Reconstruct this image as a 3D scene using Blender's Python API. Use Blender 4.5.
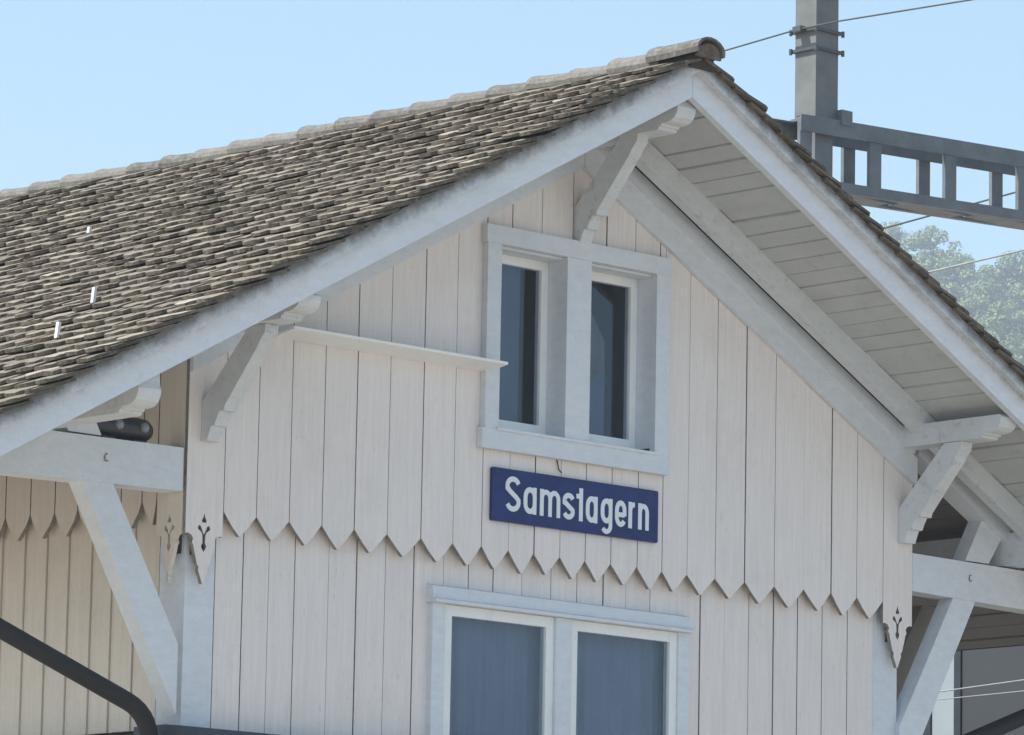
import bpy, bmesh, math, random
import numpy as np
from mathutils import Vector, Matrix
random.seed(7)
RX = math.radians
for o in list(bpy.data.objects): bpy.data.objects.remove(o)
scene = bpy.context.scene
COL = scene.collection

# ------------------------------------------------------------------ camera
ZO = 4.69                                   # height of the valance tips above the ground
CAM = Vector((-15.57524, -18.93442, -3.08744 + ZO))
FPX = 4944.75
yaw, pit, rol = RX(-43.2163), RX(9.1248), RX(1.097)
Fv = Vector((-math.cos(pit)*math.sin(yaw), math.cos(pit)*math.cos(yaw), math.sin(pit)))
R0 = Vector((math.cos(yaw), math.sin(yaw), 0)); U0 = R0.cross(Fv)
Rv = R0*math.cos(rol) + U0*math.sin(rol); Uv = -R0*math.sin(rol) + U0*math.cos(rol)
cd = bpy.data.cameras.new('camera'); cam = bpy.data.objects.new('camera', cd); COL.objects.link(cam)
cd.sensor_width = 36; cd.lens = FPX/1024*36; cd.clip_start = 0.5; cd.clip_end = 6000
m3 = Matrix((Rv, Uv, -Fv)).transposed()
cam.matrix_world = Matrix.Translation(CAM) @ m3.to_4x4()
scene.camera = cam
def ray(u, v): return Fv + Rv*(u-512)/FPX - Uv*(v-367.5)/FPX
def proj(P):
    d = Vector(P)-CAM; w = d.dot(Fv)
    return 512+FPX*d.dot(Rv)/w, 367.5-FPX*d.dot(Uv)/w, w

# ------------------------------------------------------------------ sky, sun, exposure
SUN_EL, SUN_AZ = RX(57), RX(-70)            # azimuth clockwise from +Y
sdir = Vector((math.cos(SUN_EL)*math.sin(SUN_AZ), math.cos(SUN_EL)*math.cos(SUN_AZ), math.sin(SUN_EL)))
w = bpy.data.worlds.new('World'); scene.world = w; w.use_nodes = True
nt = w.node_tree; nt.nodes.clear()
sk = nt.nodes.new('ShaderNodeTexSky'); sk.sky_type = 'NISHITA'; sk.sun_disc = False
sk.sun_elevation = SUN_EL; sk.sun_rotation = SUN_AZ % (2*math.pi); sk.air_density = 1.0; sk.dust_density = 0.5; sk.ozone_density = 0.5
bg = nt.nodes.new('ShaderNodeBackground'); bg.inputs['Strength'].default_value = 0.110
wo = nt.nodes.new('ShaderNodeOutputWorld')
tint = nt.nodes.new('ShaderNodeMix'); tint.data_type = 'RGBA'; tint.blend_type = 'MULTIPLY'; tint.inputs[0].default_value = 1.0
tint.inputs[7].default_value = (0.88, 1.0, 0.95, 1)
nt.links.new(sk.outputs[0], tint.inputs[6]); nt.links.new(tint.outputs[2], bg.inputs[0]); nt.links.new(bg.outputs[0], wo.inputs[0])
sl = bpy.data.lights.new('sun', 'SUN'); sl.energy = 4.6; sl.angle = RX(0.53); sl.color = (1.0, 0.95, 0.87)
so = bpy.data.objects.new('sun', sl); COL.objects.link(so)
so.rotation_euler = sdir.to_track_quat('Z', 'Y').to_euler(); so.location = (0, 0, 60)
vs = scene.view_settings; vs.view_transform = 'Standard'; vs.look = 'None'; vs.gamma = 1; vs.exposure = 1.02

# ------------------------------------------------------------------ materials
def newmat(name):
    m = bpy.data.materials.new(name); m.use_nodes = True
    t = m.node_tree; b = t.nodes['Principled BSDF']
    return m, t, b
def N(t, k, **kw):
    n = t.nodes.new(k)
    for a, v in kw.items(): setattr(n, a, v)
    return n
def noise(t, vec, scale, detail=4, rough=0.55):
    n = N(t, 'ShaderNodeTexNoise'); n.inputs['Scale'].default_value = scale
    n.inputs['Detail'].default_value = detail; n.inputs['Roughness'].default_value = rough
    t.links.new(vec, n.inputs['Vector']); return n.outputs[0]
def ramp(t, f, stops):
    r = N(t, 'ShaderNodeValToRGB'); e = r.color_ramp.elements
    e[0].position, e[0].color = stops[0][0], (*stops[0][1], 1)
    e[1].position, e[1].color = stops[1][0], (*stops[1][1], 1)
    for p, c in stops[2:]:
        q = e.new(p); q.color = (*c, 1)
    t.links.new(f, r.inputs[0]); return r.outputs[0]
def mix(t, f, a, b, mode='MIX'):
    n = N(t, 'ShaderNodeMix', data_type='RGBA', blend_type=mode)
    for s, v in ((n.inputs[0], f), (n.inputs[6], a), (n.inputs[7], b)):
        if isinstance(v, (int, float)): s.default_value = v
        elif isinstance(v, tuple): s.default_value = (*v, 1)
        else: t.links.new(v, s)
    return n.outputs[2]
def coords(t, scale=(1, 1, 1), kind='world'):
    if kind == 'world': c = N(t, 'ShaderNodeNewGeometry').outputs['Position']
    else: c = N(t, 'ShaderNodeTexCoord').outputs['Object']
    mp = N(t, 'ShaderNodeMapping'); mp.inputs['Scale'].default_value = scale
    t.links.new(c, mp.inputs[0]); return mp.outputs[0]
def rnd(t):
    a = N(t, 'ShaderNodeObjectInfo').outputs['Random']; b = N(t, 'ShaderNodeNewGeometry').outputs['Random Per Island']
    s = N(t, 'ShaderNodeMath', operation='ADD'); t.links.new(a, s.inputs[0]); t.links.new(b, s.inputs[1])
    f = N(t, 'ShaderNodeMath', operation='FRACT'); t.links.new(s.outputs[0], f.inputs[0]); return f.outputs[0]
def bump(t, b, h, strength, dist):
    n = N(t, 'ShaderNodeBump'); n.inputs['Strength'].default_value = strength; n.inputs['Distance'].default_value = dist
    t.links.new(h, n.inputs['Height']); t.links.new(n.outputs[0], b.inputs['Normal'])
def paint(name, col, dirt, grain=(26, 26, 1.6), amt=0.55, stain=0.0, rough=0.55):
    """aged oil paint on timber: tone changes board to board, streaks along the grain, dirt blotches"""
    m, t, b = newmat(name)
    vec = coords(t, grain); iso = coords(t)
    g = noise(t, vec, 1.6, 7, 0.72); blot = noise(t, iso, 2.2, 7, 0.7); fine = noise(t, iso, 90, 2, 0.5)
    c = mix(t, ramp(t, g, [(0.34, (0, 0, 0)), (0.72, (amt, amt, amt))]), col, tuple(k*0.76 for k in col))
    c = mix(t, ramp(t, blot, [(0.52, (0, 0, 0)), (0.80, (0.32, 0.32, 0.32))]), c, dirt)
    r = rnd(t); c = mix(t, ramp(t, r, [(0, (0, 0, 0)), (1, (0.13, 0.13, 0.13))]), c, tuple(k*0.72 for k in col))
    speck = noise(t, coords(t, (1, 1, 0.35)), 55, 4, 0.75)
    c = mix(t, ramp(t, speck, [(0.60, (0, 0, 0)), (0.72, (0.50, 0.50, 0.50))]), c, dirt)
    if stain:
        st = noise(t, coords(t, (5, 5, 5)), 2.0, 8, 0.78)
        c = mix(t, ramp(t, st, [(0.56, (0, 0, 0)), (0.74, (stain, stain, stain))]), c, tuple(k*0.30 for k in dirt))
    t.links.new(c, b.inputs['Base Color']); b.inputs['Roughness'].default_value = rough
    b.inputs['Specular IOR Level'].default_value = 0.35
    s = N(t, 'ShaderNodeMath', operation='ADD'); t.links.new(g, s.inputs[0]); t.links.new(fine, s.inputs[1])
    bump(t, b, s.outputs[0], 0.55, 0.003)
    return m
CREAM = paint('cream_board_paint', (0.82, 0.75, 0.715), (0.52, 0.44, 0.37))
CREAM_SHADE = paint('shaded_cream_board_paint', (0.74, 0.665, 0.58), (0.46, 0.40, 0.32))  # side wall cream with eave shade and warm bounce put into the colour
TRIM = paint('grey_white_paint', (0.70, 0.725, 0.765), (0.46, 0.46, 0.45), grain=(7, 7, 16))
TRIM_D = paint('weathered_white_paint', (0.66, 0.68, 0.70), (0.38, 0.37, 0.34), grain=(7, 7, 16), stain=0.60)
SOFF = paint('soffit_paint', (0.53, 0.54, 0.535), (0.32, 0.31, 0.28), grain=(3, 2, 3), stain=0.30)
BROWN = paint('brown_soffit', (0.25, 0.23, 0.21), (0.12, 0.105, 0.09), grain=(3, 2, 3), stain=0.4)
SASH = paint('white_sash_paint', (0.84, 0.84, 0.83), (0.50, 0.48, 0.45), grain=(6, 6, 3), amt=0.2)
def plain(name, col, rough=0.6, metal=0.0, var=0.25, sc=8):
    m, t, b = newmat(name)
    n = noise(t, coords(t), sc, 5, 0.6)
    c = mix(t, ramp(t, n, [(0.35, (0, 0, 0)), (0.7, (1, 1, 1))]), col, tuple(k*(1-var) for k in col))
    t.links.new(c, b.inputs['Base Color']); b.inputs['Roughness'].default_value = rough; b.inputs['Metallic'].default_value = metal
    bump(t, b, n, 0.2, 0.004)
    return m
EDGE_SHADE = plain('shaded_end_grain', (0.30, 0.27, 0.24), 0.9, 0, 0.4, 30)  # dark edge colour stands in for shade at points, joints and cut-outs
RAWWOOD = plain('raw_timber', (0.050, 0.038, 0.028), 0.9)
DARKM = plain('dark_pipe_metal', (0.015, 0.015, 0.017), 0.75)
LEAD = plain('lead_flashing', (0.055, 0.063, 0.078), 0.55)
STEEL = plain('galvanised_steel', (0.15, 0.155, 0.15), 0.6, 0.0, 0.3, 5)
STEEL_D = plain('grey_painted_steel', (0.145, 0.158, 0.17), 0.6, 0.0, 0.35, 4)
CABLE = plain('cable', (0.06, 0.07, 0.07), 0.5)
CABLE_L = plain('pale_cable', (0.30, 0.31, 0.31), 0.5)
PLASTER = plain('base_plaster', (0.42, 0.38, 0.32), 0.9)
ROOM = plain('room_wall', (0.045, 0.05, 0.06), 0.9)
BLIND_REFL = plain('reflection_tinted_blind', (0.255, 0.285, 0.375), 0.8, 0, 0.2, 3)  # blind colour also carries the sky reflected in the lower panes
PANE_REFL = plain('pale_pane_reflection', (0.145, 0.165, 0.235), 0.85, 0, 0.15, 5)  # flat colour stands in for sky reflected in the upper panes
BEIGE = plain('beige_pane_reflection', (0.17, 0.16, 0.165), 0.85, 0, 0.35, 9)
LAMP_D = plain('lamp_housing', (0.028, 0.031, 0.038), 0.35)
LENS = plain('lamp_lens', (0.26, 0.28, 0.31), 0.3)
SHEETG = plain('grey_sheet_cladding', (0.036, 0.041, 0.047), 0.7, 0, 0.12, 2)
PALE = plain('pale_plaster', (0.27, 0.31, 0.33), 0.7, 0, 0.08, 2)
HOOK = plain('zinc_hook', (0.75, 0.74, 0.72), 0.4)
BLUE, t_, b_ = newmat('blue_enamel')
n_ = noise(t_, coords(t_, (2.0, 1, 3)), 2.5, 4)
t_.links.new(ramp(t_, n_, [(0.35, (0.008, 0.018, 0.100)), (0.70, (0.014, 0.030, 0.150))]), b_.inputs['Base Color']); b_.inputs['Roughness'].default_value = 0.25; b_.inputs['Specular IOR Level'].default_value = 0.3
WHITE_E, t_, b_ = newmat('white_enamel'); b_.inputs['Base Color'].default_value = (0.72, 0.74, 0.76, 1); b_.inputs['Roughness'].default_value = 0.28
RUST = plain('rusty_screw', (0.07, 0.045, 0.035), 0.8)
# glass: real reflection over clear transmission
GLASS = bpy.data.materials.new('window_glass'); GLASS.use_nodes = True
t_ = GLASS.node_tree; t_.nodes.clear()
lw = N(t_, 'ShaderNodeLayerWeight'); lw.inputs['Blend'].default_value = 0.5
p5 = N(t_, 'ShaderNodeMath', operation='POWER'); t_.links.new(lw.outputs['Facing'], p5.inputs[0]); p5.inputs[1].default_value = 5
fr = N(t_, 'ShaderNodeMath', operation='MULTIPLY_ADD'); t_.links.new(p5.outputs[0], fr.inputs[0]); fr.inputs[1].default_value = 0.95; fr.inputs[2].default_value = 0.045
gl = N(t_, 'ShaderNodeBsdfGlossy'); gl.inputs['Roughness'].default_value = 0.01; gl.inputs['Color'].default_value = (0.9, 0.95, 1, 1)
tr = N(t_, 'ShaderNodeBsdfTransparent'); tr.inputs['Color'].default_value = (0.80, 0.84, 0.88, 1)
ms = N(t_, 'ShaderNodeMixShader'); mo = N(t_, 'ShaderNodeOutputMaterial')
wv = noise(t_, coords(t_), 3.0, 1); bn = N(t_, 'ShaderNodeBump'); bn.inputs['Strength'].default_value = 0.02; bn.inputs['Distance'].default_value = 0.01
t_.links.new(wv, bn.inputs['Height']); t_.links.new(bn.outputs[0], gl.inputs['Normal'])
t_.links.new(fr.outputs[0], ms.inputs[0]); t_.links.new(tr.outputs[0], ms.inputs[1]); t_.links.new(gl.outputs[0], ms.inputs[2]); t_.links.new(ms.outputs[0], mo.inputs[0])
# roof tiles: sun on the faces and shade on the noses are coloured in
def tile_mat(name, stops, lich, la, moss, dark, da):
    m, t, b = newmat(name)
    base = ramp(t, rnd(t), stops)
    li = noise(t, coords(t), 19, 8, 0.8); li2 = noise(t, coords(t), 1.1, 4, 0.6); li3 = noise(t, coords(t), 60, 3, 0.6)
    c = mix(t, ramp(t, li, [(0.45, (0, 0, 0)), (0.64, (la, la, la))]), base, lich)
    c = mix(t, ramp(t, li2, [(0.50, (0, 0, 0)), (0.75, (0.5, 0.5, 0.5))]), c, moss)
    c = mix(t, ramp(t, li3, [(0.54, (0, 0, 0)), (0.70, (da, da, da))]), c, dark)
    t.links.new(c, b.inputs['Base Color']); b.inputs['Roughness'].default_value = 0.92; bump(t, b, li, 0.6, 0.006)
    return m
TILE = tile_mat('sunlit_lichened_tile_face', [(0.0, (0.080, 0.060, 0.043)), (0.3, (0.115, 0.091, 0.068)), (0.6, (0.150, 0.125, 0.096)), (0.94, (0.195, 0.168, 0.132)), (1.0, (0.30, 0.27, 0.23))], (0.26, 0.24, 0.195), .75, (0.145, 0.135, 0.09), (0.055, 0.048, 0.042), .6)
TILE_E = tile_mat('shaded_clay_tile_edge', [(0.0, (0.055, 0.040, 0.029)), (0.5, (0.090, 0.067, 0.049)), (1.0, (0.140, 0.106, 0.078))], (0.22, 0.195, 0.15), .7, (0.09, 0.085, 0.05), (0.03, 0.027, 0.024), .6)
RIDGE = tile_mat('ridge_tile_clay', [(0.0, (0.075, 0.066, 0.058)), (0.5, (0.11, 0.10, 0.088)), (1.0, (0.15, 0.14, 0.125))], (0.22, 0.212, 0.19), .7, (0.10, 0.10, 0.07), (0.05, 0.046, 0.042), .7)
MORTAR, t_, b_ = newmat('stained_verge_mortar')
ps = N(t_, 'ShaderNodeSeparateXYZ'); t_.links.new(N(t_, 'ShaderNodeNewGeometry').outputs['Position'], ps.inputs[0])
def M_(op, a, b):
    q = N(t_, 'ShaderNodeMath', operation=op)
    for k_, v_ in enumerate((a, b)):
        if v_ is None: continue
        if isinstance(v_, (int, float)): q.inputs[k_].default_value = v_
        else: t_.links.new(v_, q.inputs[k_])
    return q.outputs[0]
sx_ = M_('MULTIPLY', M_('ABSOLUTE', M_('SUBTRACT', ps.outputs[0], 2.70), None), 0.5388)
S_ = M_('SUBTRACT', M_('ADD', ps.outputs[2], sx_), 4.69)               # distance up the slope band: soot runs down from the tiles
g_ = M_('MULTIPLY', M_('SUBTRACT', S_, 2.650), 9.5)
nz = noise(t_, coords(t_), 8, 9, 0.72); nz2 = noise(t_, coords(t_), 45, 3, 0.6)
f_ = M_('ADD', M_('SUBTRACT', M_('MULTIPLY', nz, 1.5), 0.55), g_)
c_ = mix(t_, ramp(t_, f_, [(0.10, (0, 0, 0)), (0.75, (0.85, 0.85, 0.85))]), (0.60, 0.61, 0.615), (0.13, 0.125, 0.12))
c_ = mix(t_, ramp(t_, nz2, [(0.55, (0, 0, 0)), (0.75, (0.4, 0.4, 0.4))]), c_, (0.30, 0.29, 0.27))
t_.links.new(c_, b_.inputs['Base Color']); b_.inputs['Roughness'].default_value = 0.9; bump(t_, b_, nz, 0.25, 0.004)
VERGE = TRIM.copy(); VERGE.name = 'dirty_shaded_verge_paint'  # shadow of the mortar strip and dirt, both painted along the board's top
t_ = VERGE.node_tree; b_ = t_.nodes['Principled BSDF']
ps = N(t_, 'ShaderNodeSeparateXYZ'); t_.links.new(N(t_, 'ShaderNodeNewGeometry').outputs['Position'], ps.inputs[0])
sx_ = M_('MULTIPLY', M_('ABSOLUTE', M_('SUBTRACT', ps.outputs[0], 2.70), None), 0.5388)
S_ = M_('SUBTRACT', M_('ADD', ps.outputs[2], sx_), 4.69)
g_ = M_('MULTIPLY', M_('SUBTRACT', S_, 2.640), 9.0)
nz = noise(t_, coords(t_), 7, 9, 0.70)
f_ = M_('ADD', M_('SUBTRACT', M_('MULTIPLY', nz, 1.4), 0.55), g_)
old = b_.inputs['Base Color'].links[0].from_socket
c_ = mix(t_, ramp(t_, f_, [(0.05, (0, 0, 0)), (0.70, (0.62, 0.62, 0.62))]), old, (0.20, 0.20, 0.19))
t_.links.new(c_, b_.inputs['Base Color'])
LEAF, t_, b_ = newmat('leaf')
t_.links.new(ramp(t_, rnd(t_), [(0, (0.075, 0.115, 0.035)), (0.5, (0.14, 0.20, 0.058)), (1, (0.24, 0.30, 0.09))]), b_.inputs['Base Color']); b_.inputs['Roughness'].default_value = 0.7
BARK = plain('bark', (0.09, 0.07, 0.05), 0.9)
GRASS = plain('hill_grass', (0.06, 0.09, 0.03), 0.95, 0, 0.4, 0.2)
GRAVEL, t_, b_ = newmat('gravel_ground')
gn = noise(t_, coords(t_), 14, 6, 0.7); gb = noise(t_, coords(t_), 0.15, 3)
c_ = mix(t_, ramp(t_, gn, [(0.3, (0, 0, 0)), (0.7, (1, 1, 1))]), (0.24, 0.22, 0.19), (0.36, 0.33, 0.29))
c_ = mix(t_, ramp(t_, gb, [(0.4, (0, 0, 0)), (0.7, (0.5, 0.5, 0.5))]), c_, (0.17, 0.16, 0.11))
t_.links.new(c_, b_.inputs['Base Color']); b_.inputs['Roughness'].default_value = 0.95; bump(t_, b_, gn, 0.5, 0.02)

# ------------------------------------------------------------------ helpers
def link(name, me, mat, parent=None):
    o = bpy.data.objects.new(name, me); COL.objects.link(o)
    if mat and not me.materials: me.materials.append(mat)
    if parent: o.parent = parent
    return o
def finish(name, bm, mat, parent=None, bev=0.0, smooth=False):
    if bev:
        es = [e for e in bm.edges if len(e.link_faces) == 2 and e.calc_face_angle(0) > 0.5]
        bmesh.ops.bevel(bm, geom=es, offset=bev, segments=1, affect='EDGES', clamp_overlap=True)
    bmesh.ops.recalc_face_normals(bm, faces=bm.faces)
    me = bpy.data.meshes.new(name); bm.to_mesh(me); bm.free()
    if smooth: me.polygons.foreach_set('use_smooth', [True]*len(me.polygons))
    return link(name, me, mat, parent)
def add_prism(bm, pts, axis, a, b, zoff=ZO):
    """outline pts in the plane across 'axis' (x: (y,z); y: (x,z); z: (x,y)), extruded a..b; z gets ZO"""
    def P(p, q):
        if axis == 'y': return (p[0], q, p[1]+zoff)
        if axis == 'x': return (q, p[0], p[1]+zoff)
        return (p[0], p[1], q+zoff)
    v0 = [bm.verts.new(P(p, a)) for p in pts]; v1 = [bm.verts.new(P(p, b)) for p in pts]; n = len(pts)
    bm.faces.new(v0); bm.faces.new(v1[::-1])
    for i in range(n): bm.faces.new((v0[i], v1[i], v1[(i+1) % n], v0[(i+1) % n]))
def prism(name, pts, axis, a, b, mat, parent=None, bev=0.0):
    bm = bmesh.new(); add_prism(bm, pts, axis, a, b); return finish(name, bm, mat, parent, bev)
def add_box(bm, x0, x1, y0, y1, z0, z1, zoff=ZO): add_prism(bm, [(x0, z0), (x1, z0), (x1, z1), (x0, z1)], 'y', y0, y1, zoff)
def box(name, x0, x1, y0, y1, z0, z1, mat, parent=None, bev=0.0):
    bm = bmesh.new(); add_box(bm, x0, x1, y0, y1, z0, z1); return finish(name, bm, mat, parent, bev)
def add_tube(bm, pts, r, seg=8, zoff=ZO, cap=True):
    pts = [Vector((p[0], p[1], p[2]+zoff)) for p in pts]; rings = []
    rr = r if isinstance(r, (list, tuple)) else [r]*len(pts)
    for i, p in enumerate(pts):
        d = (pts[min(i+1, len(pts)-1)]-pts[max(i-1, 0)]).normalized()
        a = d.cross(Vector((0, 0, 1)) if abs(d.z) < 0.95 else Vector((1, 0, 0))).normalized(); b = d.cross(a)
        rings.append([bm.verts.new(p+(a*math.cos(2*math.pi*k/seg)+b*math.sin(2*math.pi*k/seg))*rr[i]) for k in range(seg)])
    for A, B in zip(rings, rings[1:]):
        for k in range(seg): bm.faces.new((A[k], A[(k+1) % seg], B[(k+1) % seg], B[k]))
    if cap: bm.faces.new(rings[0]); bm.faces.new(rings[-1][::-1])
def tube(name, pts, r, mat, parent=None, seg=8):
    bm = bmesh.new(); add_tube(bm, pts, r, seg); return finish(name, bm, mat, parent, 0, True)
def holed(name, outer, holes, y0, y1, mat, parent, flip=None):
    """flat board with cut-outs (x,z outline), extruded in y"""
    bm = bmesh.new(); loops = []
    for L in [outer]+holes:
        vs_ = [bm.verts.new((p[0], y0, p[1]+ZO)) for p in L]
        loops += [bm.edges.new((vs_[i], vs_[(i+1) % len(vs_)])) for i in range(len(vs_))]
    bmesh.ops.triangle_fill(bm, use_beauty=True, edges=loops)
    r = bmesh.ops.extrude_face_region(bm, geom=bm.faces[:])
    bmesh.ops.translate(bm, verts=[v for v in r['geom'] if isinstance(v, bmesh.types.BMVert)], vec=(0, y1-y0, 0))
    if flip: 
        for v in bm.verts: v.co = flip(v.co)
    return finish(name, bm, mat, parent)
def edge_mat(o, mat, axis):
    o.data.materials.append(mat)
    for p in o.data.polygons:
        if abs(p.normal[axis]) < .3: p.material_index = 1
    return o
def empty(name, loc=(0, 0, 0)):
    o = bpy.data.objects.new(name, None); o.location = loc; o.empty_display_size = 0.3; COL.objects.link(o); return o
def tag(o, label=None, cat=None, group=None, kind=None):
    if label: o['label'] = label
    if cat: o['category'] = cat
    if group: o['group'] = group
    if kind: o['kind'] = kind
    return o

# ------------------------------------------------------------------ ground and hill
bm = bmesh.new(); n = 24; E_ = 1150.0
g = [[bm.verts.new((-E_+2*E_*i/n, -E_+2*E_*j/n, 0)) for j in range(n+1)] for i in range(n+1)]
for i in range(n):
    for j in range(n): bm.faces.new((g[i][j], g[i+1][j], g[i+1][j+1], g[i][j+1]))
tag(finish('ground', bm, GRAVEL), 'pale gravel ground around the station building', kind='structure')
he = ray(960, 300); he.z = 0; he.normalize(); hl = Vector((he.y, -he.x, 0))
def hill_h(D, L):
    s = min(1, max(0, (D-300)/330)); s = s*s*(3-2*s)
    b = min(1, max(0, (1020-D)/150)); b = b*b*(3-2*b)
    wl = math.exp(-max(0, abs(L-60)-230)**2/(2*60**2))
    return 101*s*b*wl - 0.6 + 1.2*math.sin(D*0.05+L*0.03)*s*b
bm = bmesh.new(); nD, nL = 60, 60; g = []
for i in range(nD+1):
    D = 300+720*i/nD; row = []
    for j in range(nL+1):
        L = -420+960*j/nL; p = Vector((CAM.x, CAM.y, 0))+he*D+hl*L
        row.append(bm.verts.new((p.x, p.y, hill_h(D, L))))
    g.append(row)
for i in range(nD):
    for j in range(nL): bm.faces.new((g[i][j], g[i+1][j], g[i+1][j+1], g[i][j+1]))
tag(finish('hill', bm, GRASS, None, 0, True), 'wooded hillside far beyond the gantry', kind='structure')

# ------------------------------------------------------------------ station building
XC, TP = 2.70, 0.5388
cs, sn = 1/math.hypot(1, TP), TP/math.hypot(1, TP)
def RZ(S, x): return S - TP*abs(x-XC)
XL, XR = -1.93, 7.33                        # eaves
LEN = 9.0
SOF = 2.585
ST = empty('station_building', (0, 0, 0))
tag(ST, 'cream boarded wooden station building with tiled gable roof and carved brackets', 'building')

# --- walls
gc = empty('gable_cladding'); gc.parent = ST
sc = empty('side_cladding'); sc.parent = ST
def jit(a): return random.uniform(-a, a)
# upper boards (front face y=0), ends cut to points
tips = [0.357, 0.568, 0.796, 1.014, 1.235, 1.468, 1.704, 1.921, 2.116, 2.314, 2.491, 2.691, 2.871, 3.075, 3.274, 3.453, 3.666, 3.895, 4.13, 4.368, 4.612, 4.814, 5.035]
bounds = [0.246] + [(a+b)/2 for a, b in zip(tips, tips[1:])] + [5.145]
WZ0, WZ1 = 0.70, 1.76                       # boards stop behind the casing here
def vboard(x0, x1, zb, zt_S, tip=None, y0=0.0, y1=0.024, parent=gc, mat=CREAM, ztop=None):
    g0, g1 = random.choice((.002, .0025, .003, .0045)), random.choice((.0015, .002, .003)); dy = jit(0.003)
    a, b = x0+g0, x1-g1
    if ztop is None: top = [(b, RZ(zt_S, b)), (a, RZ(zt_S, a))] if not (a < XC < b) else [(b, RZ(zt_S, b)), (XC, zt_S), (a, RZ(zt_S, a))]
    else: top = [(b, ztop), (a, ztop)]
    if tip is None: bot = [(a, zb), (b, zb)]
    else:
        k = jit(.006); e1, e2 = 0.104+jit(.006), 0.104+jit(.006)
        bot = [(a, e1), (a+.5*(tip-a), .046+k), (tip-.005, zb-.002+k), (tip+.005, zb-.002+k), (b-.5*(b-tip), .046+k), (b, e2)]
    return edge_mat(prism('board', bot+top, 'y', y0+dy, y1+dy, mat, parent, 0.002), EDGE_SHADE, 1)
for i, tp in enumerate(tips):
    x0, x1 = bounds[i], bounds[i+1]
    if x1 < 2.06 or x0 > 3.36: vboard(x0, x1, 0.0, 2.33, tp)
    else: vboard(x0, x1, 0.0, 0, tp, ztop=WZ0)
tb = [bounds[8], 2.198, 2.417, 2.649, 2.903, 3.124, 3.318, bounds[15]+.09]
b15 = [k for k in range(len(tips)) if bounds[k] > 3.36][0]
tb[-1] = bounds[b15]
for a, b in zip(tb, tb[1:]): vboard(a, b, WZ1, 2.33)
# lower boards
low = [0.195, 0.378, 0.55, 0.724, 0.954, 1.145, 1.342, 1.541, 1.752, 1.93, 2.106, 2.316, 2.531, 2.726, 2.921, 3.092, 3.279, 3.487, 3.67, 3.862, 4.057, 4.253, 4.447, 4.649, 4.857, 5.074]
low = [x+.056 for x in low]
for a, b in zip(low, low[1:]):
    if b < 1.83 or a > 3.50: vboard(a, b, -0.985, 0, None, 0.060, 0.082, ztop=0.32)
    else: vboard(a, b, -0.20, 0, None, 0.060, 0.082, ztop=0.32)
# backing of the gable (dark timber seen in the joints), around the two window openings
bm = bmesh.new()
for (x0, x1, z0, z1) in [(0.06, 2.05, 0.66, 1.80), (3.34, 5.31, 0.66, 1.0), (0.06, 5.31, -0.17, 0.66), (0.06, 1.74, -1.0, -0.17), (3.58, 5.31, -1.0, -0.17)]:
    if z1 > 1.5:
        add_prism(bm, [(x0, z0), (x1, z0), (x1, RZ(2.3, x1)), (x0, RZ(2.3, x0))], 'y', .086, .112)
    elif x0 > 3 and z0 > 0:
        add_prism(bm, [(x0, z0), (x1, z0), (x1, RZ(2.3, x1)), (x0, RZ(2.3, x0))], 'y', .086, .112)
    else: add_box(bm, x0, x1, .086, .112, z0, z1)
add_prism(bm, [(2.05, 1.80), (3.34, 1.80), (3.34, RZ(2.3, 3.34)), (XC, 2.3), (2.05, RZ(2.3, 2.05))], 'y', .086, .112)
finish('backing_wall', bm, RAWWOOD, gc)
# ornamental corner boards with cut-out
def corner_outline(c, h=.122, top=1.05):
    R = [(h, .10), (h, -.022), (h-.018, -.020), (h-.040, -.028), (h-.052, -.046), (h-.044, -.066), (h-.054, -.078), (h-.062, -.110), (h-.080, -.170), (h-.092, -.185), (h-.090, -.205), (h-.104, -.235), (.004, -.268)]
    pts = [(c+h, top)]+[(c+x, z) for x, z in R]+[(c-x, z) for x, z in R[::-1]]+[(c-h, top)]
    return pts
def cut_holes(c):
    spade = [(c, .088), (c+.006, .066), (c+.015, .050), (c+.012, .040), (c-.012, .040), (c-.015, .050), (c-.006, .066)]
    f = [(.006, -.012), (.020, .020), (.034, .026), (.041, .010), (.032, .000), (.018, -.008), (.010, -.022), (.008, -.062), (.017, -.078), (.012, -.092), (0, -.108)]
    fleur = [(c, -.020)]+[(c+x, z) for x, z in f]+[(c-x, z) for x, z in f[-2::-1]]
    return [spade, fleur]
def corner_top(o, c, h): return o
oc = corner_outline(.124, .121, RZ(2.33, .124)); oc[0] = (oc[0][0], RZ(2.33, oc[0][0])); oc[-1] = (oc[-1][0], RZ(2.33, oc[-1][0])); edge_mat(holed('corner_board', oc, cut_holes(.124), 0.0, .024, CREAM, gc), EDGE_SHADE, 1)
oc = corner_outline(5.270, .122, RZ(2.33, 5.270)); oc[0] = (oc[0][0], RZ(2.33, oc[0][0])); oc[-1] = (oc[-1][0], RZ(2.33, oc[-1][0])); edge_mat(holed('corner_board', oc, cut_holes(5.270), 0.0, .024, CREAM, gc), EDGE_SHADE, 1)
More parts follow.
